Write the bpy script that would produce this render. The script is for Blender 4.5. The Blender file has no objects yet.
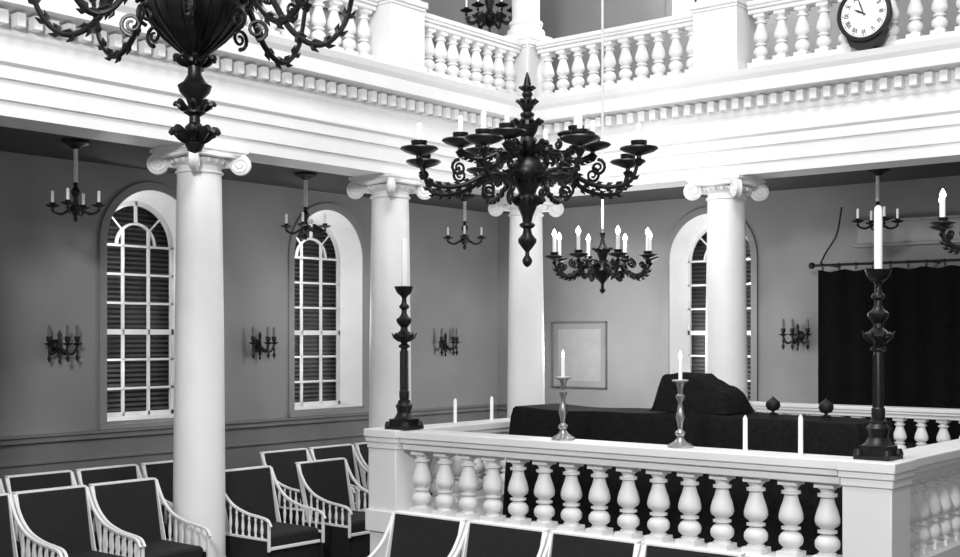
import bpy, math, random
from mathutils import Vector, Matrix
random.seed(4)
scene=bpy.context.scene
COL=scene.collection
try:
    scene.view_settings.view_transform='Standard'
    scene.view_settings.look='None'
except Exception: pass

# ---------------------------------------------------------------- materials
def mat(name,v,rough=.6,metal=0,var=.08,scale=6,emis=0,sheen=0,bump=0):
    m=bpy.data.materials.new(name); m.use_nodes=True
    nt=m.node_tree; b=nt.nodes['Principled BSDF']
    tc=nt.nodes.new('ShaderNodeTexCoord'); n=nt.nodes.new('ShaderNodeTexNoise')
    n.inputs['Scale'].default_value=scale; n.inputs['Detail'].default_value=4
    nt.links.new(tc.outputs['Object'],n.inputs['Vector'])
    r=nt.nodes.new('ShaderNodeValToRGB')
    lo=max(0,v*(1-var)); hi=min(1,v*(1+var))
    r.color_ramp.elements[0].position=.3; r.color_ramp.elements[1].position=.7
    r.color_ramp.elements[0].color=(lo,lo,lo,1); r.color_ramp.elements[1].color=(hi,hi,hi,1)
    nt.links.new(n.outputs['Fac'],r.inputs['Fac']); nt.links.new(r.outputs['Color'],b.inputs['Base Color'])
    b.inputs['Roughness'].default_value=rough; b.inputs['Metallic'].default_value=metal
    if bump:
        bp=nt.nodes.new('ShaderNodeBump'); bp.inputs['Strength'].default_value=bump; bp.inputs['Distance'].default_value=.01
        nt.links.new(n.outputs['Fac'],bp.inputs['Height']); nt.links.new(bp.outputs['Normal'],b.inputs['Normal'])
    if emis:
        b.inputs['Emission Color'].default_value=(1,1,1,1); b.inputs['Emission Strength'].default_value=emis
    return m
WHITE=mat('white_paint',.82,.5,var=.04,scale=2.5)
WALL=mat('grey_plaster',.25,.85,var=.14,scale=1.0)
WAIN=mat('wainscot_paint',.17,.6,var=.1,scale=3)
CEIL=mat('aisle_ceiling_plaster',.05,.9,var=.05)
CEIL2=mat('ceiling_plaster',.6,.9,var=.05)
BRONZE=mat('dark_bronze',.008,.42,.2,var=.4,scale=20)
IRON=mat('dark_iron',.010,.5,.2,var=.3,scale=20)
SILVER=mat('silver',.45,.3,.9,var=.2,scale=20)
CLOTH=mat('black_velvet',.008,.95,var=.4,scale=30,bump=.3)
UPH=mat('dark_upholstery',.006,.8,var=.4,scale=40,bump=.2)
CURT=mat('black_curtain',.003,1.0,var=.4,scale=25)
for m_x in (CURT,CLOTH): m_x.node_tree.nodes['Principled BSDF'].inputs['Specular IOR Level'].default_value=.15
WAX=mat('candle_wax',.85,.4,var=.03,emis=.12)  # faint glow put into the wax, also on candles that are not lit
WAXD=mat('candle_sleeve',.12,.5,var=.05)
FLAME=mat('flame',.9,.5,var=.02,emis=9)
DARK=mat('window_dark',.02,.8)
SLAT=mat('louvre_paint',.12,.7,var=.4,scale=2.5)
SASH=mat('sash_paint',.75,.5,var=.05)
FACE=mat('clock_face',.85,.5,var=.02)
INK=mat('black_ink',.006,.6)
PAPER=mat('document_paper',.34,.8,var=.06,scale=9)
PFRAME=mat('picture_frame_wood',.13,.5)
ROD=mat('pale_rod',.75,.4,.0)
def floor_mat():
    m=bpy.data.materials.new('floor_boards'); m.use_nodes=True; nt=m.node_tree; b=nt.nodes['Principled BSDF']
    tc=nt.nodes.new('ShaderNodeTexCoord'); br=nt.nodes.new('ShaderNodeTexBrick')
    br.inputs['Scale'].default_value=1; br.inputs['Brick Width'].default_value=2.2; br.inputs['Row Height'].default_value=.14
    br.inputs['Mortar Size'].default_value=.004
    br.inputs['Color1'].default_value=(.018,.018,.018,1); br.inputs['Color2'].default_value=(.03,.03,.03,1); br.inputs['Mortar'].default_value=(.006,.006,.006,1)
    nt.links.new(tc.outputs['Object'],br.inputs['Vector']); nt.links.new(br.outputs['Color'],b.inputs['Base Color'])
    b.inputs['Roughness'].default_value=.55
    return m
FLOOR=floor_mat()
def glass_mat():
    m=bpy.data.materials.new('window_glass'); m.use_nodes=True; nt=m.node_tree; nt.nodes.clear()
    o=nt.nodes.new('ShaderNodeOutputMaterial'); mx=nt.nodes.new('ShaderNodeMixShader'); t=nt.nodes.new('ShaderNodeBsdfTransparent'); g=nt.nodes.new('ShaderNodeBsdfGlossy')
    t.inputs['Color'].default_value=(.85,.85,.85,1); g.inputs['Roughness'].default_value=.4; mx.inputs[0].default_value=.02
    nt.links.new(t.outputs[0],mx.inputs[1]); nt.links.new(g.outputs[0],mx.inputs[2]); nt.links.new(mx.outputs[0],o.inputs[0])
    return m
GLASS=glass_mat()
LIGHTS=[]

# ---------------------------------------------------------------- mesh tools
class MB:
    def __init__(s): s.v=[]; s.f=[]
    def box(s,x0,x1,y0,y1,z0,z1):
        n=len(s.v)
        s.v+=[(x0,y0,z0),(x1,y0,z0),(x1,y1,z0),(x0,y1,z0),(x0,y0,z1),(x1,y0,z1),(x1,y1,z1),(x0,y1,z1)]
        s.f+=[tuple(n+i for i in q) for q in ((0,3,2,1),(4,5,6,7),(0,1,5,4),(1,2,6,5),(2,3,7,6),(3,0,4,7))]
        return s
    def lathe(s,prof,seg=20,c=(0,0,0),M=None):
        n=len(s.v); k=len(prof)
        for (r,z) in prof:
            for i in range(seg):
                a=2*math.pi*i/seg; p=Vector((r*math.cos(a),r*math.sin(a),z))
                if M: p=M@p
                s.v.append((p.x+c[0],p.y+c[1],p.z+c[2]))
        for j in range(k-1):
            for i in range(seg):
                a=n+j*seg+i; b=n+j*seg+(i+1)%seg
                s.f.append((a,b,b+seg,a+seg))
        s.f.append(tuple(n+i for i in reversed(range(seg)))); s.f.append(tuple(n+(k-1)*seg+i for i in range(seg)))
        return s
    def tube(s,pts,rad,seg=8):
        pts=[Vector(p) for p in pts]; n=len(s.v); k=len(pts)
        if not hasattr(rad,'__len__'): rad=[rad]*k
        up=None
        for i,p in enumerate(pts):
            t=(pts[min(i+1,k-1)]-pts[max(i-1,0)]).normalized()
            if up is None:
                up=Vector((0,0,1)) if abs(t.z)<.9 else Vector((1,0,0))
            u=(up-t*up.dot(t))
            if u.length<1e-4: u=Vector((1,0,0))-t*t.x
            u.normalize(); w=t.cross(u); up=u
            for j in range(seg):
                a=2*math.pi*j/seg; q=p+(u*math.cos(a)+w*math.sin(a))*rad[i]
                s.v.append(tuple(q))
        for i in range(k-1):
            for j in range(seg):
                a=n+i*seg+j; b=n+i*seg+(j+1)%seg
                s.f.append((a,b,b+seg,a+seg))
        s.f.append(tuple(n+i for i in reversed(range(seg)))); s.f.append(tuple(n+(k-1)*seg+i for i in range(seg)))
        return s
    def ribbon(s,pts,y0,y1,th):
        n=len(s.v); k=len(pts)
        for i,(x,z) in enumerate(pts):
            a=pts[max(i-1,0)]; b=pts[min(i+1,k-1)]
            t=Vector((b[0]-a[0],b[1]-a[1])).normalized(); nx,nz=-t.y*th/2,t.x*th/2
            s.v+=[(x+nx,y0,z+nz),(x+nx,y1,z+nz),(x-nx,y1,z-nz),(x-nx,y0,z-nz)]
        for i in range(k-1):
            for j in range(4):
                a=n+i*4+j; b=n+i*4+(j+1)%4
                s.f.append((a,b,b+4,a+4))
        s.f+=[(n,n+3,n+2,n+1),tuple(n+(k-1)*4+i for i in range(4))]
        return s
    def quad(s,a,b,c,d):
        n=len(s.v); s.v+=[a,b,c,d]; s.f.append((n,n+1,n+2,n+3)); return s
    def obj(s,name,m,parent=None,loc=(0,0,0),rz=0,bevel=0,smooth=True,**props):
        me=bpy.data.meshes.new(name); me.from_pydata(s.v,[],s.f); me.update()
        import bmesh
        bm=bmesh.new(); bm.from_mesh(me); bmesh.ops.recalc_face_normals(bm,faces=bm.faces); bm.to_mesh(me); bm.free()
        if smooth:
            me.shade_smooth()
            try: me.set_sharp_from_angle(angle=math.radians(38))
            except Exception: pass
        me.materials.append(m)
        o=bpy.data.objects.new(name,me); COL.objects.link(o); o.location=loc; o.rotation_euler[2]=rz
        if parent: o.parent=parent
        if bevel:
            b=o.modifiers.new('bevel','BEVEL'); b.width=bevel; b.segments=2; b.limit_method='ANGLE'; b.angle_limit=math.radians(50)
        for k,v in props.items(): o[k]=v
        return o
def root(name,loc,label,category,group=None,rz=0):
    o=bpy.data.objects.new(name,None); COL.objects.link(o); o.location=loc; o.rotation_euler[2]=rz
    o.empty_display_size=.1
    o['label']=label; o['category']=category
    if group: o['group']=group
    return o
def copytree(o,loc=None,rz=None,parent=None,label=None):
    c=o.copy(); COL.objects.link(c)
    if loc is not None: c.location=loc
    if rz is not None: c.rotation_euler[2]=rz
    if parent is not None: c.parent=parent
    if label: c['label']=label
    for ch in list(o.children):
        copytree(ch,parent=c)
    return c
def cat(pts,n=6):
    out=[]; P=[Vector(p) for p in pts]; P=[2*P[0]-P[1]]+P+[2*P[-1]-P[-2]]
    for i in range(1,len(P)-2):
        for j in range(n):
            t=j/n; a,b,c,d=P[i-1],P[i],P[i+1],P[i+2]
            out.append(.5*((2*b)+(c-a)*t+(2*a-5*b+4*c-d)*t*t+(3*b-a-3*c+d)*t**3))
    out.append(P[-2]); return out

# ---------------------------------------------------------------- dimensions
XC,YC=-7.89,10.37         # colonnade lines
XW,YW=-9.9,12.4           # outer walls
A=3.5                     # underside of entablature
ZT=8.2
ZA=3.62                   # aisle ceiling

# floor & ceilings
MB().box(XW-.4,3,-1.5,YW+.4,-.1,0).obj('floor',FLOOR,kind='structure',label='dark wooden board floor')
MB().box(XW-.4,3,-1.5,YW+.4,ZT,ZT+.1).obj('ceiling',CEIL2,kind='structure',label='plain plaster ceiling of the hall')
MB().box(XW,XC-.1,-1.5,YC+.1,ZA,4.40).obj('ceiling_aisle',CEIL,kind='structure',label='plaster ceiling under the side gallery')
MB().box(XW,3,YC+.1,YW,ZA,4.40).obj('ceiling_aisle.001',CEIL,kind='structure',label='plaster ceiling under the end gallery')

# walls with arched openings
HW=.53; SILL=1.22; SPR=2.90
def wallgrid(mb,u0,u1,z0,z1,wins,mapf):
    cur=u0
    def q(a,b,c,d): mb.quad(mapf(*a),mapf(*b),mapf(*c),mapf(*d))
    for (c,sill,spr,hw) in wins:
        q((cur,z0),(c-hw,z0),(c-hw,z1),(cur,z1))
        q((c-hw,z0),(c+hw,z0),(c+hw,sill),(c-hw,sill))
        N=24
        for i in range(N):
            a0=math.pi*(1-i/N); a1=math.pi*(1-(i+1)/N)
            p0=(c+hw*math.cos(a0),spr+hw*math.sin(a0)); p1=(c+hw*math.cos(a1),spr+hw*math.sin(a1))
            q(p0,p1,(p1[0],z1),(p0[0],z1))
        cur=c+hw
    q((cur,z0),(u1,z0),(u1,z1),(cur,z1))
WL=[2.55,4.72,7.07,9.39]; WB=[-6.80]
UL=[4.75,7.04,9.36]; UB=[-6.76,-3.6]
mb=MB(); f=lambda u,z:(XW,u,z)
wallgrid(mb,-1.5,YW,0,4.0,[(c,SILL,SPR,HW) for c in WL[1:]],f)
wallgrid(mb,-1.5,YW,4.0,ZT,[(c,5.72,7.0,HW) for c in UL],f)
mb.obj('wall_left',WALL,smooth=False,kind='structure',label='grey plaster side wall with arched windows')
mb=MB(); f=lambda u,z:(u,YW,z)
wallgrid(mb,XW,3,0,4.0,[(c,SILL,SPR,HW) for c in WB],f)
wallgrid(mb,XW,3,4.0,ZT,[(c,5.72,7.0,HW) for c in UB],f)
mb.obj('wall_back',WALL,smooth=False,kind='structure',label='grey plaster end wall with arched window')

def outline(hw,sill,spr,N=24):
    p=[(-hw,sill)]
    for i in range(N+1):
        a=math.pi*(1-i/N); p.append((hw*math.cos(a),spr+hw*math.sin(a)))
    p.append((hw,sill)); return p
wn=[0]
def window(loc,rz,sill,spr,near=-1,lit=True):
    wn[0]+=1
    r=bpy.data.objects.new('window_%d'%wn[0],None); COL.objects.link(r); r.location=loc; r.rotation_euler[2]=rz
    r['kind']='structure'; r['label']='tall round-arched white sash window with louvred blind'
    gw=HW-.09; D=.28
    o=outline(HW,sill,spr); i=outline(gw,sill+.02,spr)
    m=MB()
    for k in range(len(o)):
        k2=(k+1)%len(o)
        m.quad((o[k][0],0,o[k][1]),(o[k2][0],0,o[k2][1]),(i[k2][0],D,i[k2][1]),(i[k][0],D,i[k][1]))
    m.obj('reveal',WHITE,r)
    m=MB(); oo=outline(HW+.07,sill-.08,spr); o2=outline(HW-.005,sill-.0,spr)
    for k in range(len(o)-1):
        k2=k+1; y=-.02
        m.quad((o2[k][0],y,o2[k][1]),(o2[k2][0],y,o2[k2][1]),(oo[k2][0],y,oo[k2][1]),(oo[k][0],y,oo[k][1]))
        m.quad((oo[k][0],y,oo[k][1]),(oo[k2][0],y,oo[k2][1]),(oo[k2][0],0,oo[k2][1]),(oo[k][0],0,oo[k][1]))
        m.quad((o2[k][0],y,o2[k][1]),(o2[k2][0],y,o2[k2][1]),(o2[k2][0],0,o2[k2][1]),(o2[k][0],0,o2[k][1]))
    m.box(-HW-.08,HW+.08,-.05,.0,sill-.07,sill-.03)
    m.obj('casing',WALL,r,smooth=False)
    m=MB(); y0,y1=D-.005,D+.025; t=.011
    H=spr-sill
    m.box(-gw,-gw+.03,y0,y1+.01,sill,spr); m.box(gw-.03,gw,y0,y1+.01,sill,spr)
    m.box(-gw,gw,y0,y1+.01,sill,sill+.06); m.box(-gw,gw,y0,y1+.015,sill+H*.5-.026,sill+H*.5+.026)
    g3=gw/3
    for x in (-g3,g3): m.box(x-t,x+t,y0,y1,sill,spr+gw*.35)
    m.box(-t,t,y0,y1,spr+gw*.5,spr+gw)
    for k in range(1,3):
        m.box(-gw,gw,y0,y1,sill+H*.5*k/3-t+.01,sill+H*.5*k/3+t+.01)
    for k in range(1,4):
        z=sill+H*.5+H*.5*k/3; m.box(-gw,gw,y0,y1,z-t,z+t)
    def arc(cx,cz,rr,a0,a1,th):
        M_=16
        for k in range(M_):
            a=a0+(a1-a0)*k/M_; b=a0+(a1-a0)*(k+1)/M_
            P=[(cx+(rr+s*th)*math.cos(q),cz+(rr+s*th)*math.sin(q)) for q,s in ((a,-1),(b,-1),(b,1),(a,1))]
            n0=len(m.v); m.v+=[(p[0],y0,p[1]) for p in P]+[(p[0],y1,p[1]) for p in P]
            m.f+=[tuple(n0+j for j in Q) for Q in ((0,1,2,3),(4,7,6,5),(0,4,5,1),(3,2,6,7))]
    arc(0,spr,gw-.02,0,math.pi,.022); arc(0,spr,gw*.5,0,math.pi,t)
    for a in (45,135):
        a=math.radians(a); c,s_=math.cos(a),math.sin(a)
        m.tube([(c*gw*.5,y0+.012,spr+s_*gw*.5),(c*gw,y0+.012,spr+s_*gw)],.011,4)
    m.obj('sash',SASH,r,smooth=False)
    m=MB(); g=outline(gw,sill,spr)
    m.v+=[(x,D+.03,z) for x,z in g]; m.f.append(tuple(range(len(g))))
    m.obj('glass_pane',GLASS,r,smooth=False)
    m=MB(); m.box(-HW-.05,HW+.05,D+.15,D+.17,sill-.05,spr+HW+.05)
    m.obj('backing_board',DARK,r)  # dark backing added behind the louvres to stop outside light leaking in
    m=MB(); z=sill+.02
    while z<spr+HW:
        m.quad((-HW,D+.06,z),(HW,D+.06,z),(HW,D+.10,z+.024),(-HW,D+.10,z+.024)); z+=.048
    m.obj('blind',SLAT,r,smooth=False)
    if lit:
        ca,sa=math.cos(rz),math.sin(rz)
        for zz in (sill+.5,spr-.35,spr+.12):
            lx=near*(HW-.19 if zz>spr else HW-.08); ly=.07
            LIGHTS.append(((loc[0]+lx*ca-ly*sa,loc[1]+lx*sa+ly*ca,zz),4.0 if loc[1]<8 else 3.2,.02))  # points added inside the recess, standing in for daylight on the reveal
for c in WL[1:]: window((XW,c,0),math.pi/2,SILL,SPR,-1,c>6)
for c in WB: window((c,YW,0),0,SILL,SPR,1)
for c in UL: window((XW,c,0),math.pi/2,5.72,7.0,-1,False)
for c in UB: window((c,YW,0),0,5.72,7.0,1,c<-5)

# wainscot and chair rails
def wains(horizontal):
    m=MB()
    def B(o,z0,z1):
        if not horizontal: m.box(XW,XW+o,-1.5,YW-o,z0,z1)
        else: m.box(XW+o,3,YW-o,YW,z0,z1)
    B(.025,.0,1.07); B(.06,1.07,1.12); B(.08,1.12,1.145); B(.045,.88,.91); B(.045,0,.2)
    return m
wains(False).obj('trim_1',WAIN,kind='structure',bevel=.006,label='painted wainscot with moulded chair rail')
wains(True).obj('trim_2',WAIN,kind='structure',bevel=.006,label='painted wainscot with moulded chair rail')

# entablature
PROF=[(-.2,3.5),(.2,3.5),(.2,3.60),(.225,3.605),(.225,3.74),(.25,3.745),(.25,3.83),(.275,3.85),(.275,3.87),(.21,3.88),(.21,4.03),(.23,4.05),(.23,4.20),(.42,4.21),(.42,4.32),(.45,4.36),(.47,4.41),(.2,4.46),(-.2,4.46)]
def entab(name,horiz,label):
    m=MB(); k=len(PROF)
    for (o,z) in PROF:
        if not horiz: m.v+=[(XC+o,-1.5,z),(XC+o,YC-o,z)]
        else: m.v+=[(XC+o,YC-o,z),(3,YC-o,z)]
    for i in range(k):
        j=(i+1)%k; m.f.append((2*i,2*j,2*j+1,2*i+1))
    m.f.append(tuple(2*i for i in range(k))); m.f.append(tuple(2*i+1 for i in range(k)))
    s=.125; b=.062
    if not horiz:
        y=YC-.36
        while y>-1: m.box(XC+.225,XC+.325,y-b,y,4.095,4.185); y-=s
    else:
        x=XC+.36
        while x<2.5: m.box(x,x+b,YC-.325,YC-.225,4.095,4.185); x+=s
    return m.obj(name,WHITE,kind='structure',smooth=False,label=label)
entab('trim_3',False,'white classical entablature with dentils below the gallery')
entab('trim_4',True,'white classical entablature with dentils below the gallery')

# ---------------------------------------------------------------- columns
def make_column(loc,H,R,label,group,vol=True):
    r=root('column',loc,label,'column',group)
    m=MB(); p=R*1.35
    m.box(-p,p,-p,p,0,.07)
    m.lathe([(R*1.32,.07),(R*1.38,.10),(R*1.32,.13),(R*1.15,.14),(R*1.12,.17),(R*1.22,.19),(R*1.2,.22),(R*1.05,.235),(R,.26)],32)
    m.obj('base',WHITE,r)
    pr=[]; z0,z1=.26,H-.2
    for i in range(13):
        t=i/12; pr.append((R*(1-.15*t**1.7),z0+(z1-z0)*t))
    MB().lathe(pr,36).obj('shaft',WHITE,r)
    m=MB(); rt=R*.85
    m.lathe([(rt,H-.2),(rt*1.09,H-.195),(rt*1.09,H-.18),(rt,H-.175),(rt,H-.14),(rt*1.18,H-.12),(rt*1.32,H-.09),(rt*1.2,H-.06),(rt*1.35,H-.05)],36)
    a=R*1.34
    m.box(-a,a,-a,a,H-.028,H); m.box(-a*.95,a*.95,-a*.95,a*.95,H-.05,H-.028)
    for k in range(20):
        an=k*math.pi/10; m.lathe([(.004,-.025),(.016,-.008),(.016,.012),(.006,.022)],8,(math.cos(an)*rt*1.26,math.sin(an)*rt*1.26,H-.10))
    for k in range(4):
        an=math.pi/4+k*math.pi/2; c,s=math.cos(an),math.sin(an)
        d=R*1.58; rr=R*.41; zc=H-.045-rr*.85
        M=Matrix.Rotation(an,3,'Z')@Matrix.Rotation(math.pi/2,3,'X')
        m.lathe([(rr*.9,-.03),(rr,-.026),(rr*.93,-.008),(rr*.93,.008),(rr,.026),(rr*.9,.03)],22,(c*d,s*d,zc),M)
        m.tube([(c*rt*.6,s*rt*.6,H-.085),(c*(rt+.04),s*(rt+.04),H-.085),(c*d,s*d,zc+rr*.55)],[.034,.036,.030],8)
        m.tube([(c*rt*.8,s*rt*.8,H-.125),(c*(d-rr*.3),s*(d-rr*.3),zc)],[.028,.026],8)
        # canalis band curving between neighbouring volutes
        an2=an+math.pi/2; c2,s2=math.cos(an2),math.sin(an2); mm=an+math.pi/4
        cm,sm=math.cos(mm),math.sin(mm)
        m.tube(cat([(c*d*.96,s*d*.96,zc+rr*.80),(cm*rt*1.30+c*.05,sm*rt*1.30+s*.05,H-.066),(cm*rt*1.30+c2*.05,sm*rt*1.30+s2*.05,H-.066),(c2*d*.96,s2*d*.96,zc+rr*.80)],4),.020,6)
        for sd in (-1,1):
            pts=[]
            for q in range(24):
                w=q/23; ra=rr*(.92-.78*w); ph=math.pi/2+w*4*math.pi*.95
                lp=Vector((ra*math.cos(ph),sd*.031,ra*math.sin(ph)))
                lp=Matrix.Rotation(an,3,'Z')@lp; pts.append((lp.x+c*d,lp.y+s*d,lp.z+zc))
            m.tube(pts,.008,5)
    m.obj('capital',WHITE,r)
    return r
LC='round white painted column with scrolled ionic capital'
c0=make_column((XC,6.07,0),A,.205,LC+' beside dark chairs','columns carrying the gallery')
for (x,y,l) in ((XC,3.87,LC),(XC,8.27,LC+' behind railed platform'),(XC,YC,LC+' under gallery corner'),(-5.51,YC,LC+' before arched window'),(-2.95,YC,LC)):
    copytree(c0,(x,y,0),label=l)
def pedestal(loc,w,label):
    r=root('pedestal',loc,label,'pedestal','gallery pedestals')
    h=w/2; m=MB()
    m.box(-h-.015,h+.015,-h-.015,h+.015,0,.09); m.box(-h,h,-h,h,.09,.60)
    m.obj('block',WHITE,r,bevel=.006)
    m=MB(); m.box(-h-.01,h+.01,-h-.01,h+.01,.60,.63); m.box(-h-.025,h+.025,-h-.025,h+.025,.63,.69)
    m.obj('cap',WHITE,r,bevel=.008)
    return r
LP='square white painted pedestal between gallery balustrades'
for (x,y,w) in ((XC,3.87,.46),(XC,6.07,.46),(XC,8.27,.46),(XC,YC,.34),(-5.51,YC,.46),(-2.95,YC,.46)):
    pedestal((x,y,4.46),w,LP)
u0=make_column((XC,6.07,5.15),ZT-5.15,.15,'slender white upper column standing on the gallery pedestal','upper gallery columns')
for (x,y) in ((XC,3.87),(XC,8.27),(XC,YC),(-5.51,YC),(-2.95,YC)): copytree(u0,(x,y,5.15))

# ---------------------------------------------------------------- balustrades
BPF=[(.74,.08),(.74,.105),(.58,.12),(.70,.14),(.94,.175),(1.0,.215),(.97,.26),(.78,.305),(.50,.335),(.46,.35),(.78,.36),(.78,.39),(.46,.40),(.62,.425),(.90,.46),(1.0,.50),(.98,.55),(.85,.63),(.66,.71),(.54,.78),(.52,.805),(.78,.815),(.78,.85),(.52,.86),(.58,.895),(.82,.93)]
def bal_mesh(H,R):
    m=MB(); q=R*.90
    m.box(-q,q,-q,q,0,.08*H); m.box(-q*.9,q*.9,-q*.9,q*.9,.93*H,H)
    m.lathe([(r*R,z*H) for r,z in BPF],22)
    return m
def balustrade(name,p0,p1,z0,zb,zt,ztop,w,spacing,proto,label,category,group=None,inset=0):
    d=Vector((p1[0]-p0[0],p1[1]-p0[1])); L=d.length; ang=math.atan2(d.y,d.x)
    r=root(name,(p0[0],p0[1],z0),label,category,group,rz=ang)
    MB().box(0,L,-w*.42,w*.42,0,zb-z0).obj('plinth',WHITE,r,bevel=.006)
    m=MB(); h=ztop-zt; m.box(0,L,-w*.36,w*.36,zt-z0,zt-z0+h*.35); m.box(0,L,-w*.45,w*.45,zt-z0+h*.35,zt-z0+h*.6); m.box(0,L,-w*.5,w*.5,zt-z0+h*.6,ztop-z0)
    m.obj('handrail',WHITE,r,bevel=.008)
    n=max(1,int(round((L-2*inset)/spacing)))
    st=(L-2*inset)/n
    for i in range(n):
        if proto[0] is None:
            proto[0]=proto[1].obj('baluster',WHITE,r,loc=(inset+st*(i+.5),0,zb-z0))
        else:
            c=proto[0].copy(); COL.objects.link(c); c.parent=r; c.location=(inset+st*(i+.5),0,zb-z0)
    return r
GP=[None,bal_mesh(.45,.068)]
LG='white gallery balustrade with turned vase balusters'
gz=(4.46,4.55,5.0,5.12)
for (a,b) in ((3.87,6.07),(6.07,8.27),(8.27,YC)):
    e=.197 if b==YC else .257
    balustrade('gallery_balustrade',(XC,a+.257),(XC,b-e),*gz,.2,.18,GP,LG,'balustrade','gallery balustrades')
balustrade('gallery_balustrade',(XC+.197,YC),(-5.767,YC),*gz,.2,.195,GP,LG,'balustrade','gallery balustrades')
balustrade('gallery_balustrade',(-5.253,YC),(-3.207,YC),*gz,.2,.195,GP,LG+' behind a clock','balustrade','gallery balustrades')

# bimah
BX0,BX1,BY0,BY1=-6.90,-2.62,6.95,9.5
RZ=1.27
MB().box(BX0+.02,BX1-.02,BY0+.02,BY1-.02,0,.46).obj('platform',WHITE,bevel=.01,label='raised white painted reading platform',category='platform')
BP=[None,bal_mesh(.49,.077)]
bz=(.46,.63,1.12,RZ)
PW=.33
def bped(x,y,label):
    r=root('corner_post',(x,y,0.46),label,'post','reading platform corner posts')
    h=PW/2-.015; m=MB(); m.box(-h,h,-h,h,0,.66); m.box(-h-.02,h+.02,-h-.02,h+.02,0,.17)
    m.obj('block',WHITE,r,bevel=.006)
    m=MB(); H=RZ-.46; m.box(-h-.01,h+.01,-h-.01,h+.01,.66,.71); m.box(-h-.02,h+.02,-h-.02,h+.02,.71,.75); m.box(-h-.03,h+.03,-h-.03,h+.03,.75,H+.005)
    m.obj('coping',WHITE,r,bevel=.008)
cx0,cx1,cy0,cy1=BX0+PW/2,BX1-PW/2,BY0+PW/2,BY1-PW/2
for (x,y) in ((cx0,cy0),(cx1,cy0),(cx0,cy1),(cx1,cy1)): bped(x,y,'square white corner post of the platform balustrade')
LB='white platform balustrade with turned balusters and coping'
hp=PW/2+.017
balustrade('platform_balustrade',(cx0+hp,cy0-.01),(cx1-hp,cy0-.01),*bz,.28,.240,BP,LB+', facing chairs','balustrade','platform balustrades')
balustrade('platform_balustrade',(cx0,cy0+hp),(cx0,cy1-hp),*bz,.28,.22,BP,LB,'balustrade','platform balustrades')
balustrade('platform_balustrade',(cx1,cy0+hp),(cx1,cy1-hp),*bz,.28,.21,BP,LB,'balustrade','platform balustrades')
AP=[None,bal_mesh(.36,.06)]
balustrade('ark_railing',(-5.9,10.9),(-2.2,10.9),.72,.92,1.28,1.375,.2,.2,AP,'low white balustrade in front of the black curtain','balustrade')
MB().box(-6.0,-2.0,10.75,YW-.1,0,.72).obj('ark_platform',WAIN,bevel=.01,label='raised painted step below the curtained ark',category='platform')

# reading desk
def draped(x0,x1,y0,y1,z0,z1,name,parent):
    m=MB()
    def seg(a,b,k): return [(a[0]+(b[0]-a[0])*i/k,a[1]+(b[1]-a[1])*i/k) for i in range(k)]
    per=seg((x0,y0),(x1,y0),90)+seg((x1,y0),(x1,y1),20)+seg((x1,y1),(x0,y1),90)+seg((x0,y1),(x0,y0),20)
    N=len(per)
    rings=[(0,z1),(.015,z1-.015),(.03,z1-.08),(.06,(z0+z1)/2),(.08,z0)]
    for ri,(o,z) in enumerate(rings):
        for i,(x,y) in enumerate(per):
            w=0 if ri<2 else .022*math.sin(i*.9)*(ri-1)/3
            ex=(o+w); zz=z+(.008*math.sin(x*3.1+1)+.005*math.sin(x*7.3) if ri<2 else 0)
            dx=(ex if abs(x-x1)<1e-3 else (-ex if abs(x-x0)<1e-3 else 0)); dy=(-ex if abs(y-y0)<1e-3 else (ex if abs(y-y1)<1e-3 else 0))
            m.v.append((x+dx,y+dy,zz))
    for r_ in range(len(rings)-1):
        for i in range(N):
            j=(i+1)%N; m.f.append((r_*N+i,r_*N+j,(r_+1)*N+j,(r_+1)*N+i))
    for i in range(90):
        m.f.append((i,i+1,200-(i+1),200-i))
    m.f.append(tuple([200]+list(range(201,220))+[0])); m.f.append(tuple(range(90,111)))
    return m.obj(name,CLOTH,parent)
r=root('reading_desk',(-4.85,8.5,.46),'long reading table covered to the floor in black cloth','table')
draped(-1.5,1.5,-.3,.3,0.02,.95,'table_cloth',r)
MB().box(-1.45,1.45,-.27,.27,0.0,.92).obj('table_frame',IRON,r)
m=MB(); NX,NY=48,24
for j in range(NY+1):
    for i in range(NX+1):
        u=-1+2*i/NX; v=-1+2*j/NY
        eu=min(1,(1-abs(u))/.24); eu=math.sin(eu*math.pi/2)**.8
        ev=min(1,(1-abs(v))/.4); ev=math.sin(ev*math.pi/2)
        top=.285-.05*u
        if u>.0: top-=.11*u
        if u<-.3: top-=.05*(-u-.3)/.7
        h=top*eu*ev+(.005*math.sin(u*9+v*3)+.004*math.sin(u*21-v*8))*eu*ev
        m.v.append((u*.335,v*.25,h))
for j in range(NY):
    for i in range(NX):
        a=j*(NX+1)+i; m.f.append((a,a+1,a+NX+2,a+NX+1))
m.obj('covered_bookstand',CLOTH,loc=(-4.72,8.5,1.424),label='slanting bookstand hidden under a black velvet cover',category='bookstand')
for k,(x,y) in enumerate(((-4.10,8.45),(-3.66,8.4))):
    MB().lathe([(.035,0),(.04,.01),(.012,.02),(.012,.03),(.04,.04),(.055,.07),(.05,.10),(.025,.12),(.012,.13),(.004,.14)],16).obj('ornamental_knob',IRON,loc=(x,y,1.422),label='round dark turned finial on the black-covered desk',category='ornament',group='finials on the reading desk')

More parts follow.
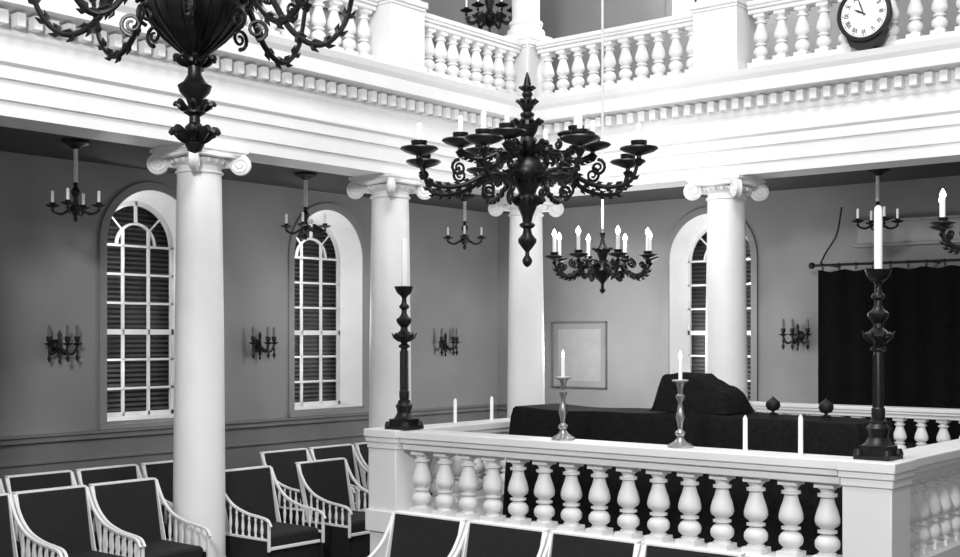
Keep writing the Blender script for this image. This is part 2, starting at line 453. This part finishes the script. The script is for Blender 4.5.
# torcheres
def torchere(loc,label):
    r=root('torchere',loc,label,'candlestick','tall platform corner candlesticks')
    m=MB(); m.box(-.11,.11,-.11,.11,0,.025); m.box(-.085,.085,-.085,.085,.025,.08); m.lathe([(.10,.08),(.075,.095),(.055,.13),(.06,.16),(.07,.185),(.05,.21),(.05,.225),(.036,.235)],24)
    for k in range(4):
        a=math.pi/4+k*math.pi/2; m.lathe([(.02,.0),(.032,.03),(.02,.06)],10,(math.cos(a)*.125,math.sin(a)*.125,0))
    m.obj('base',BRONZE,r)
    m=MB(); m.lathe([(.036,.235),(.040,.26),(.040,.30),(.032,.31),(.030,.62),(.024,.64),(.045,.65),(.045,.665),(.025,.68),(.032,.70),(.062,.72),(.088,.735),(.088,.75),(.055,.765),(.03,.785),(.028,.81),(.045,.83),(.062,.855),(.062,.875),(.035,.895),(.022,.92),(.022,.95),(.04,.965),(.04,.98),(.022,1.0),(.018,1.04),(.03,1.06)],24)
    for k in range(8):
        a=k*math.pi/4; m.tube([(math.cos(a)*.031,math.sin(a)*.031,.31),(math.cos(a)*.030,math.sin(a)*.030,.62)],.005,5)
        c,s=math.cos(a),math.sin(a)
        m.tube([(c*.04,s*.04,.70),(c*.08,s*.08,.73),(c*.10,s*.10,.765)],[.012,.012,.003],5)
    m.obj('stem',BRONZE,r)
    MB().lathe([(.03,1.06),(.05,1.075),(.068,1.10),(.080,1.135),(.070,1.135),(.03,1.09)],24).obj('drip_pan',BRONZE,r)
    MB().lathe([(.024,1.09),(.024,1.49),(.020,1.51),(.004,1.52)],14).obj('candle',WAX,r)
torchere((cx0+.11,cy0-.01,RZ+.006),'tall bronze candlestick on platform corner before a white column')
torchere((cx1+.00,cy0+.03,RZ+.006),'tall bronze candlestick with white candle before the black curtain')
def silver(loc,label):
    r=root('candlestick',loc,label,'candlestick','silver candlesticks on the balustrade')
    MB().lathe([(.085,0),(.085,.015),(.06,.03),(.035,.045),(.02,.07),(.035,.09),(.035,.10),(.015,.12),(.02,.16),(.032,.2),(.02,.25),(.014,.3),(.03,.33),(.03,.345),(.016,.36),(.02,.4),(.03,.43),(.055,.44),(.055,.45),(.02,.452)],20).obj('stem',SILVER,r)
    MB().lathe([(.013,.45),(.013,.57),(.011,.58),(.004,.582)],10).obj('candle',WAX,r)
    MB().lathe([(.003,.582),(.010,.6),(.008,.62),(.001,.645)],8).obj('flame',FLAME,r)
silver((-5.08,cy0,RZ),'turned silver candlestick with lit candle on the balustrade coping')
silver((-4.12,cy0,RZ),'turned silver candlestick with lit candle near the covered bookstand')
for (x,y,h) in ((cx0-.07,7.94,.2),(cx0-.07,8.44,.2),(-3.66,cy0+.03,.22),(-3.28,cy0+.03,.24)):
    MB().lathe([(.015,0),(.015,h-.01),(.011,h),(.003,h+.012)],12).obj('candle',WAX,loc=(x,y,RZ),label='plain white candle standing on the balustrade coping',category='candle',group='loose candles on the platform balustrade')

# ---------------------------------------------------------------- chandeliers
def leafring(m,rl,zl,sz,n=8,th=.010):
    for k in range(n):
        a=k*2*math.pi/n; c,s=math.cos(a),math.sin(a)
        pts=[(c*rl*.5,s*rl*.5,zl-sz*.2),(c*(rl+sz*.3),s*(rl+sz*.3),zl+sz*.1),(c*(rl+sz*.8),s*(rl+sz*.8),zl+sz*.6),(c*(rl+sz*1.1),s*(rl+sz*1.1),zl+sz*.35)]
        P=cat(pts,4); m.tube(P,[th*(.5+math.sin(i/12*2.9)) for i in range(len(P))],6)
def chandelier(loc,prof,tiers,rodtop,label,group=None,lit=False,cs=1.0,name='chandelier',rodmat=IRON,m_=BRONZE,leaves=None,ribs=None,rodr=.011,plate=.09):
    r=root(name,loc,label,'chandelier' if name=='chandelier' else 'hanging lamp',group)
    m=MB().lathe(prof,28)
    zt=prof[-1][1]
    for L in (leaves or []): leafring(m,*L)
    if ribs:
        for k in range(20):
            a=k*math.pi/10; m.tube([(math.cos(a)*rr,math.sin(a)*rr,z) for rr,z in ribs],.006,5)
    m.obj('body',m_,r)
    MB().tube([(0,0,zt-.02),(0,0,rodtop-loc[2])],rodr,8).obj('hanging_rod',rodmat,r)
    MB().lathe([(plate*.3,-.07),(plate*.45,-.05),(plate,-.025),(plate,0.0)],16,(0,0,rodtop-loc[2])).obj('ceiling_plate',m_,r)
    for T in tiers:
        n,R,r0,z0,zc,rot=T[:6]; dip=T[6]*R; th=T[7]; ch=T[8]; orn=T[9] if len(T)>9 else 1
        if orn:
            key=[(r0,0,z0),(R*.25,0,z0+.35*dip),(R*.42,0,z0+.1*dip),(R*.60,0,z0-.75*dip),(R*.78,0,z0-dip),(R*.93,0,z0-.55*dip),(R,0,zc-.05*cs)]
        else:
            key=[(r0,0,z0),(R*.3,0,z0-.3*dip),(R*.6,0,z0-dip),(R*.9,0,z0-.7*dip),(R,0,zc-.05*cs)]
        m=MB(); P=cat(key,6); m.tube(P,[th*(1.25-.45*i/len(P)) for i in range(len(P))],8)
        if orn:
            for (fx,fz,s0,sg) in (((.38,-.75,.07,1),(.62,.35,.085,-1),(.86,.15,.06,1)) if orn==1 else ((.36,-1.0,.07,1),(.64,.7,.07,-1))):
                pts=[]
                for q in range(20):
                    w=q/19; ra=s0*R*(1-.8*w); ph=-sg*math.pi/2+sg*w*3.2*math.pi
                    pts.append((R*fx+ra*math.cos(ph),0,z0+fz*dip+ra*math.sin(ph)))
                m.tube(pts,[th*.75*(1-.4*q/19) for q in range(20)],6)
            for i in range(4,len(P)-4,3):
                p=P[i]; t=(P[i+1]-P[i-1]).normalized(); nz=Vector((-t.z,0,t.x))
                for sd in (-1,1):
                    q=p+nz*sd*th*1.9+t*.03
                    m.tube([p,p+nz*sd*th*1.4+t*.012,q+t*.012],[th*1.0,th*.9,.002],5)
            m.lathe([(th*.9,-.02),(th*1.7,-.006),(th*1.7,.006),(th*.9,.02)],10,tuple(P[12]),Matrix.Rotation(math.pi/2,3,'Y'))
        m.lathe([(.010*cs,-.09*cs),(.020*cs,-.075*cs),(.033*cs,-.053*cs),(.015*cs,-.040*cs),(.015*cs,-.026*cs),(.045*cs,-.018*cs),(.095*cs,.0),(.118*cs,.016*cs),(.112*cs,.026*cs),(.085*cs,.016*cs),(.03*cs,.01*cs),(.028*cs,.02*cs),(.048*cs,.045*cs),(.05*cs,.066*cs),(.02*cs,.066*cs)],18,(R,0,zc))
        arm=m.obj('arm',m_,r,rz=rot)
        cr=.016*max(cs,.75)*(1.4 if lit else 1)
        MB().lathe([(cr,.05*cs),(cr,.05*cs+ch),(cr*.75,.055*cs+ch),(.003,.06*cs+ch)],10,(R,0,zc)).obj('candle',WAX,arm)
        if lit:
            zf=zc+.06*cs+ch
            MB().lathe([(.004,zf-.004),(.014,zf+.006),(.021,zf+.02),(.022,zf+.032),(.016,zf+.048),(.008,zf+.062),(.001,zf+.075)],12,(R,0,0)).obj('flame',FLAME,arm)
        for k in range(1,n): copytree(arm,rz=rot+2*math.pi*k/n,parent=r)
    return r
P1=[(0.002,0),(.02,.01),(.035,.035),(.035,.055),(.015,.085),(.015,.11),(.04,.14),(.065,.175),(.065,.2),(.035,.235),(.028,.27),(.055,.29),(.055,.305),(.032,.32),(.04,.36),(.065,.42),(.085,.48),(.085,.50),(.06,.52),(.07,.55),(.105,.60),(.125,.66),(.125,.70),(.095,.75),(.06,.78),(.08,.81),(.10,.84),(.10,.86),(.055,.89),(.045,.92),(.07,.96),(.082,1.0),(.07,1.03),(.035,1.05),(.05,1.07),(.05,1.085),(.028,1.10),(.052,1.14),(.055,1.17),(.028,1.20),(.038,1.215),(.038,1.23),(.02,1.25),(.028,1.29),(.02,1.33),(.002,1.39)]
VA=math.radians(39.4)
chandelier((-5.20,6.85,2.5),P1,[(8,.81,.1,.62,.77,VA+math.radians(22.5),.10,.0165,.13,2),(6,.48,.06,.80,.86,VA+.2,.09,.015,.13,2)],ZT,'large black bronze chandelier with two tiers of scrolled candle arms',cs=1.12,rodmat=ROD,rodr=.006,leaves=[(.05,.44,.07,10,.011),(.09,.60,.08,12,.012),(.07,.84,.075,12,.011),(.055,1.0,.055,10,.010),(.035,1.15,.04,8,.009),(.02,1.25,.035,8,.007)])
P2=[(.002,0),(.03,.01),(.045,.04),(.03,.07),(.045,.09),(.045,.12),(.025,.14),(.025,.17),(.05,.185),(.05,.20),(.03,.22),(.04,.25),(.068,.28),(.078,.31),(.05,.33),(.032,.36),(.032,.40),(.06,.415),(.06,.43),(.04,.445),(.08,.48),(.14,.53),(.195,.59),(.225,.66),(.23,.69),(.245,.70),(.245,.72),(.20,.74),(.12,.78),(.08,.85),(.12,.95),(.06,1.05),(.04,1.2),(.07,1.3),(.03,1.4)]
chandelier((-4.57,3.49,2.85),P2,[(8,.74,.2,.76,.90,VA+math.radians(10),.32,.014,.16)],ZT,'large black bronze chandelier with bowl body and scrolled arms',leaves=[(.03,.06,.075,8,.014),(.04,.20,.05,8,.009),(.045,.41,.05,10,.009),(.2,.68,.08,12,.012)],ribs=[(.05,.455),(.085,.48),(.145,.53),(.20,.59),(.23,.66)])
P3=[(.002,0),(.015,.01),(.03,.03),(.014,.05),(.014,.09),(.05,.13),(.09,.17),(.10,.21),(.06,.25),(.03,.3),(.05,.36),(.06,.4),(.03,.44),(.014,.5),(.03,.55),(.002,.6)]
chandelier((-6.13,9.2,2.4),P3,[(8,.45,.05,.24,.32,VA+.2,.2,.013,.14)],ZT,'small dark chandelier with lit candles hanging above the platform','small lit chandeliers',True,.75,rodmat=ROD,leaves=[(.07,.2,.06,8,.010),(.04,.38,.05,8,.009)])
chandelier((-2.66,9.2,2.50),P3,[(8,.45,.05,.24,.32,VA+.05,.2,.013,.14)],ZT,'small dark chandelier with lit candles hanging near the curtain','small lit chandeliers',True,.75,rodmat=ROD,leaves=[(.07,.2,.06,8,.010),(.04,.38,.05,8,.009)])
chandelier((-8.9,11.0,5.52),P3,[(6,.27,.05,.20,.28,VA,.2,.011,.10)],ZT,'small dark candle chandelier hanging in the upper gallery',None,False,.65,leaves=[(.06,.2,.05,8,.009)])
P4=[(.002,0),(.014,.01),(.022,.03),(.012,.05),(.032,.07),(.05,.10),(.05,.12),(.022,.15),(.016,.20),(.03,.22),(.04,.25),(.022,.28),(.014,.30),(.024,.32),(.002,.34)]
for (x,y,z,top,l) in ((-8.9,5.60,2.95,ZA,'beside an arched window'),(-8.9,8.13,2.96,ZA,'between two arched windows'),(-8.9,10.55,3.0,ZA,'near the room corner'),(-4.45,11.4,2.98,ZA,'before the curtained wall')):
    chandelier((x,y,z),P4,[(4,.19,.02,.11,.13,VA,.22,.011,.10,0)],top,'small dark iron candle pendant '+l,'aisle pendants',False,.5,name='pendant_lamp',rodmat=ROD,m_=IRON,rodr=.018,plate=.11)

# ---------------------------------------------------------------- sconces
def sconce(loc,rz,label):
    r=root('wall_sconce',loc,label,'wall lamp','triple candle wall sconces',rz)
    m=MB(); M=Matrix.Rotation(math.pi/2,3,'X')
    m.lathe([(.055,0),(.06,.01),(.045,.025),(.02,.035),(.025,.06),(.002,.07)],16,(0,0,0),M)
    m.lathe([(.002,-.16),(.015,-.14),(.008,-.12),(.022,-.08),(.012,-.04),(.02,0),(.012,.04),(.02,.1),(.002,.14)],10,(0,-.06,0))
    m.obj('back_plate',IRON,r)
    for k,(dx,dy) in enumerate(((-.14,-.10),(0,-.17),(.14,-.10))):
        m=MB(); m.tube(cat([(0,-.05,0),(dx*.4,-.05+dy*.3,-.06),(dx*.8,dy*.8-.02,-.07),(dx,dy-.02,0),(dx,dy-.02,.02)],5),.012,6)
        m.lathe([(.01,0),(.035,.012),(.048,.025),(.012,.028),(.024,.05),(.026,.085),(.01,.085)],12,(dx,dy-.02,.0))
        m.lathe([(.001,-.15),(.020,-.11),(.008,-.075),(.016,-.05),(.003,-.02)],6,(dx,dy-.02,0))
        a=m.obj('arm',IRON,r)
        MB().lathe([(.015,.08),(.015,.17),(.008,.185),(.001,.19)],8,(dx,dy-.02,0)).obj('candle',WAXD,a)
for (y,l) in ((6.03,'beside an arched window'),(8.35,'between two arched windows'),(11.30,'near the room corner')):
    sconce((XW,y,1.93),math.pi/2,'dark iron three-candle wall sconce '+l)
sconce((-5.70,YW,2.02),0,'dark iron three-candle wall sconce beside the black curtain')

# ---------------------------------------------------------------- chairs
def make_chair(loc,rz,label,group):
    r=root('chair',loc,label,'chair',group,rz)
    W=.272
    def bx(z): return -.12+(.90-z)*.28
    m=MB()
    for z in (.02,.885):
        for y in (-W-.002,W+.002):
            m.v+=[(bx(max(z,.3))-.03,y,z),(bx(max(z,.3))+.025,y,z)]
    m.f+=[(0,1,3,2),(4,6,7,5),(0,4,5,1),(2,3,7,6),(0,2,6,4),(1,5,7,3)]
    m.obj('backrest',UPH,r,bevel=.012)
    m=MB()
    m.ribbon([(bx(.9)-.030,.891),(bx(.9)+.030,.891)],-W-.010,W+.010,.014)
    for y in (-W-.011,W+.001):
        m.ribbon([(bx(.30)+.004,.30),(bx(.89)+.004,.89)],y,y+.010,.050)
    m.obj('back_frame',WHITE,r,bevel=.003)
    MB().box(-.0,.53,-W+.002,W-.002,.33,.43).obj('seat',UPH,r,bevel=.025)
    MB().box(0.02,.51,-W,W,.04,.33).obj('base_box',UPH,r,bevel=.004)
    m=MB(); m.box(.515,.54,-W,W,.305,.33)
    m.obj('front_rail',WHITE,r,bevel=.004)
    key=[(-.105,.882,0),(-.055,.79,0),(.01,.705,0),(.12,.63,0),(.28,.585,0),(.43,.568,0),(.53,.55,0),(.575,.50,0)]
    P=[(p.x,p.y) for p in cat(key,5)]
    def armz(x):
        for a,b in zip(P,P[1:]):
            if a[0]<=x<=b[0]: return a[1]+(b[1]-a[1])*(x-a[0])/max(1e-6,b[0]-a[0])
        return .55
    sp=MB().lathe([(.009,0),(.014,.08),(.008,.16),(.014,.3),(.0155,.42),(.011,.62),(.008,.78),(.014,.85),(.008,.92),(.011,1)],8)
    first=None
    for y in (-W-.031,W+.009):
        m=MB(); m.ribbon(P,y,y+.022,.020); m.box(.0,.55,y+.002,y+.020,.382,.402)
        m.box(.54,.56,y,y+.022,.30,.535)
        a=m.obj('armrest',WHITE,r,bevel=.003)
        for k in range(6):
            x=.075+k*.078; h=armz(x)-.40-.006
            if first is None: s=sp.obj('spindle',WHITE,a); first=s
            else:
                s=first.copy(); COL.objects.link(s); s.parent=a
            s.location=(x,y+.011,.40); s.scale=(1.0,.75,h)
        MB().box(.0,.545,y+.003,y+.019,.0,.382).obj('side_panel',UPH,a)
    return r
G1='chairs along the colonnade'; G2='chairs along the side wall'; G3='chairs in front of the platform'
LCH='dark upholstered chair with white trim'
ch=make_chair((-7.97,4.88,0),0,LCH,G1)
for y in (4.26,5.5,6.68,7.57): copytree(ch,(-7.97,y,0),label=LCH+(' beside a white column' if y in(5.5,6.68) else ''))
for y in (4.10,4.74,5.38,6.02,6.66,8.01,8.65,9.29):
    c=copytree(ch,(-8.97,y,0)); c['group']=G2; c['label']=LCH+' near the side wall'
for x in (-5.05,-4.43,-3.81,-3.19,-2.57):
    c=copytree(ch,(x,5.53,0),rz=-math.pi/2); c['group']=G3; c['label']=LCH+' backing onto the platform'

# ---------------------------------------------------------------- curtain, rod, picture, clock
m=MB(); NX=150; x0,x1=-5.36,-2.6
for j,z in enumerate((2.70,2.55,2.2,1.8,1.4,.95)):
    for i in range(NX+1):
        x=x0+(x1-x0)*i/NX; am=.006+.006*j/5
        m.v.append((x+.004*math.sin(i*.5),12.1+am*math.sin(i*.42)+.01*math.sin(i*.13),z+(.012*math.cos(i*.42) if j==0 else 0)))
for j in range(5):
    for i in range(NX):
        a=j*(NX+1)+i; m.f.append((a,a+1,a+NX+2,a+NX+1))
r=root('ark_curtain',(0,0,0),'wide black curtain hanging from a dark rod on rings','curtain')
m.obj('drape',CURT,r)
m=MB(); m.tube([(x0-.05,12.1,2.76),(x1,12.1,2.76)],.014,8); m.lathe([(.002,-.04),(.03,-.02),(.035,0),(.03,.02),(.002,.04)],12,(x0-.07,12.1,2.76),Matrix.Rotation(math.pi/2,3,'Y'))
for x in (x0+.1,-4.2,x1-.1): m.tube([(x,12.1,2.76),(x,YW,2.76)],.012,6)
m.obj('curtain_rod',IRON,r)
for k in range(15):
    x=x0+.05+k*.18
    pts=[(x,12.1+.026*math.cos(a*math.pi/6),2.745+.034*math.sin(a*math.pi/6)) for a in range(13)]
    m=MB(); m.tube(pts,.005,5); m.obj('curtain_ring',IRON,r)
MB().tube(cat([(-5.20,12.33,3.38),(-5.24,12.3,3.1),(-5.34,12.25,2.9),(-5.38,12.2,2.78)],5),.01,6).obj('cord',IRON,label='thin dark cord hanging down to the curtain rod',category='cord')
m=MB(); m.box(-5.05,-2.8,12.37,YW,2.98,3.2)
m.box(-5.08,-2.77,12.35,YW,3.2,3.23); m.box(-5.08,-2.77,12.35,YW,2.95,2.98)
m.obj('trim_5',PAPER,kind='structure',bevel=.008,label='pale panel moulding above the black curtain')
r=root('picture_frame',(-8.60,YW,1.79),'thin-framed document hanging on the end wall','picture')
m=MB(); w,h=.41,.41
m.box(-w,w,-.03,0,h-.022,h); m.box(-w,w,-.03,0,-h,-h+.022); m.box(-w,-w+.022,-.03,0,-h,h); m.box(w-.022,w,-.03,0,-h,h)
m.obj('frame',PFRAME,r,bevel=.004)
MB().box(-w+.02,w-.02,-.012,-.002,-h+.02,h-.02).obj('mount',WALL,r)
MB().box(-w+.09,w-.09,-.016,-.012,-h+.09,h-.09).obj('document',PAPER,r)

r=root('wall_clock',(-4.07,YC-.22,4.775),'round black-rimmed clock with white face on the gallery front','clock')
M=Matrix.Rotation(math.pi/2,3,'X')
m=MB(); m.lathe([(.20,-.10),(.225,-.02),(.24,.02),(.236,.045),(.212,.055),(.202,.035),(.195,.03)],40,(0,0,0),M)
n0=len(m.v); 
for (x,z) in ((-.18,-.14),(.18,-.14),(.13,-.26),(0,-.335),(-.13,-.26)):
    m.v.append((x,-.02,z)); m.v.append((x,.08,z))
k=5
for i in range(k):
    j=(i+1)%k; m.f.append((n0+2*i,n0+2*j,n0+2*j+1,n0+2*i+1))
m.f.append(tuple(n0+2*i for i in range(k))); m.f.append(tuple(n0+2*i+1 for i in range(k)))
m.obj('case',INK,r,bevel=.003)
MB().lathe([(.001,.0),(.202,.0),(.202,.034),(.001,.034)],40,(0,0,0),M).obj('face',FACE,r)
m=MB()
for k in range(60):
    a=k*math.pi/30; r1=.192; r0=.185 if k%5 else .179
    m.tube([(math.sin(a)*r0,-.036,math.cos(a)*r0),(math.sin(a)*r1,-.036,math.cos(a)*r1)],.0016 if k%5 else .003,4)
for k,s in enumerate(['XII','I','II','III','IV','V','VI','VII','VIII','IX','X','XI']):
    cu=bpy.data.curves.new('t','FONT'); cu.body=s; cu.size=.054; cu.align_x='CENTER'; cu.align_y='CENTER'; cu.extrude=.001; cu.offset=.0008
    to=bpy.data.objects.new('t',cu); COL.objects.link(to); bpy.context.view_layer.update()
    me=bpy.data.meshes.new_from_object(to.evaluated_get(bpy.context.evaluated_depsgraph_get()))
    a=k*math.pi/6; n0=len(m.v); ca,sa=math.cos(-a),math.sin(-a)
    for v in me.vertices:
        x,y=v.co.x*.8,v.co.y; X=x*ca-y*sa+math.sin(a)*.151; Z=x*sa+y*ca+math.cos(a)*.151
        m.v.append((X,-.036-v.co.z,Z))
    for p in me.polygons: m.f.append(tuple(n0+i for i in p.vertices))
    bpy.data.objects.remove(to); bpy.data.curves.remove(cu); bpy.data.meshes.remove(me)
m.obj('numerals',INK,r,smooth=False)
for (ang,L,w) in ((math.radians(-62),.095,.008),(math.radians(-20),.15,.006)):
    MB().tube([(-math.sin(ang)*.02,-.042,-math.cos(ang)*.02),(math.sin(ang)*L*.6,-.042,math.cos(ang)*L*.6),(math.sin(ang)*L,-.042,math.cos(ang)*L)],[w*.6,w,.001],6).obj('hand',INK,r)

# ---------------------------------------------------------------- camera
cam=bpy.data.cameras.new('camera'); co=bpy.data.objects.new('camera',cam); COL.objects.link(co)
co.location=(0,0,2.0); co.rotation_euler=(math.pi/2,0,math.radians(39.43))
cam.sensor_width=36; cam.lens=45.6; cam.shift_y=.062; cam.clip_end=100
scene.camera=co

# ---------------------------------------------------------------- lights
w=bpy.data.worlds.new('world'); scene.world=w; w.use_nodes=True
bg=w.node_tree.nodes['Background']; bg.inputs[0].default_value=(1,1,1,1); bg.inputs[1].default_value=.16
def area(loc,tgt,e,sx,sy):
    l=bpy.data.lights.new('area','AREA'); l.shape='RECTANGLE'; l.size=sx; l.size_y=sy; l.energy=e
    o=bpy.data.objects.new('area_light',l); COL.objects.link(o); o.location=loc
    o.rotation_euler=(Vector(tgt)-Vector(loc)).to_track_quat('-Z','Y').to_euler()
area((-3.5,5.0,7.9),(-4.5,6.5,0),330,2.5,2.5)
area((-1.0,-1.2,5.4),(-6.2,8,2.4),560,1.0,1.0)  # unseen fill added near the camera to brighten the front faces
area((2.6,4.0,2.7),(-7,12.4,2.2),60,1.2,1.2)  # unseen fill added off to the right to lift the end wall
area((-9.0,-1.0,2.2),(-9.3,9,1.9),26,1.0,1.0)  # unseen fill added along the side aisle, grazing wall and window reveals
def pt(loc,e,r=.15):
    l=bpy.data.lights.new('point','POINT'); l.energy=e; l.shadow_soft_size=r
    o=bpy.data.objects.new('candle_and_fill_light',l); COL.objects.link(o); o.location=loc  # serves candle light of the small chandeliers and added fill points alike
for L in LIGHTS: pt(*L)
pt((-6.13,9.2,3.2),26); pt((-2.66,9.2,3.3),8)
pt((-7.9,11.2,1.9),76,.3); pt((-6.5,11.2,2.1),32,.3)  # fill points added under the end gallery to brighten the wall, no lamp there
pt((-6.3,11.4,6.3),130,.3); pt((-8.7,8.0,6.3),80,.3)  # fill points added to lighten the upper gallery walls
pt((-8.8,8.4,2.2),20,.3)  # fill point added for a brighter patch on the side wall
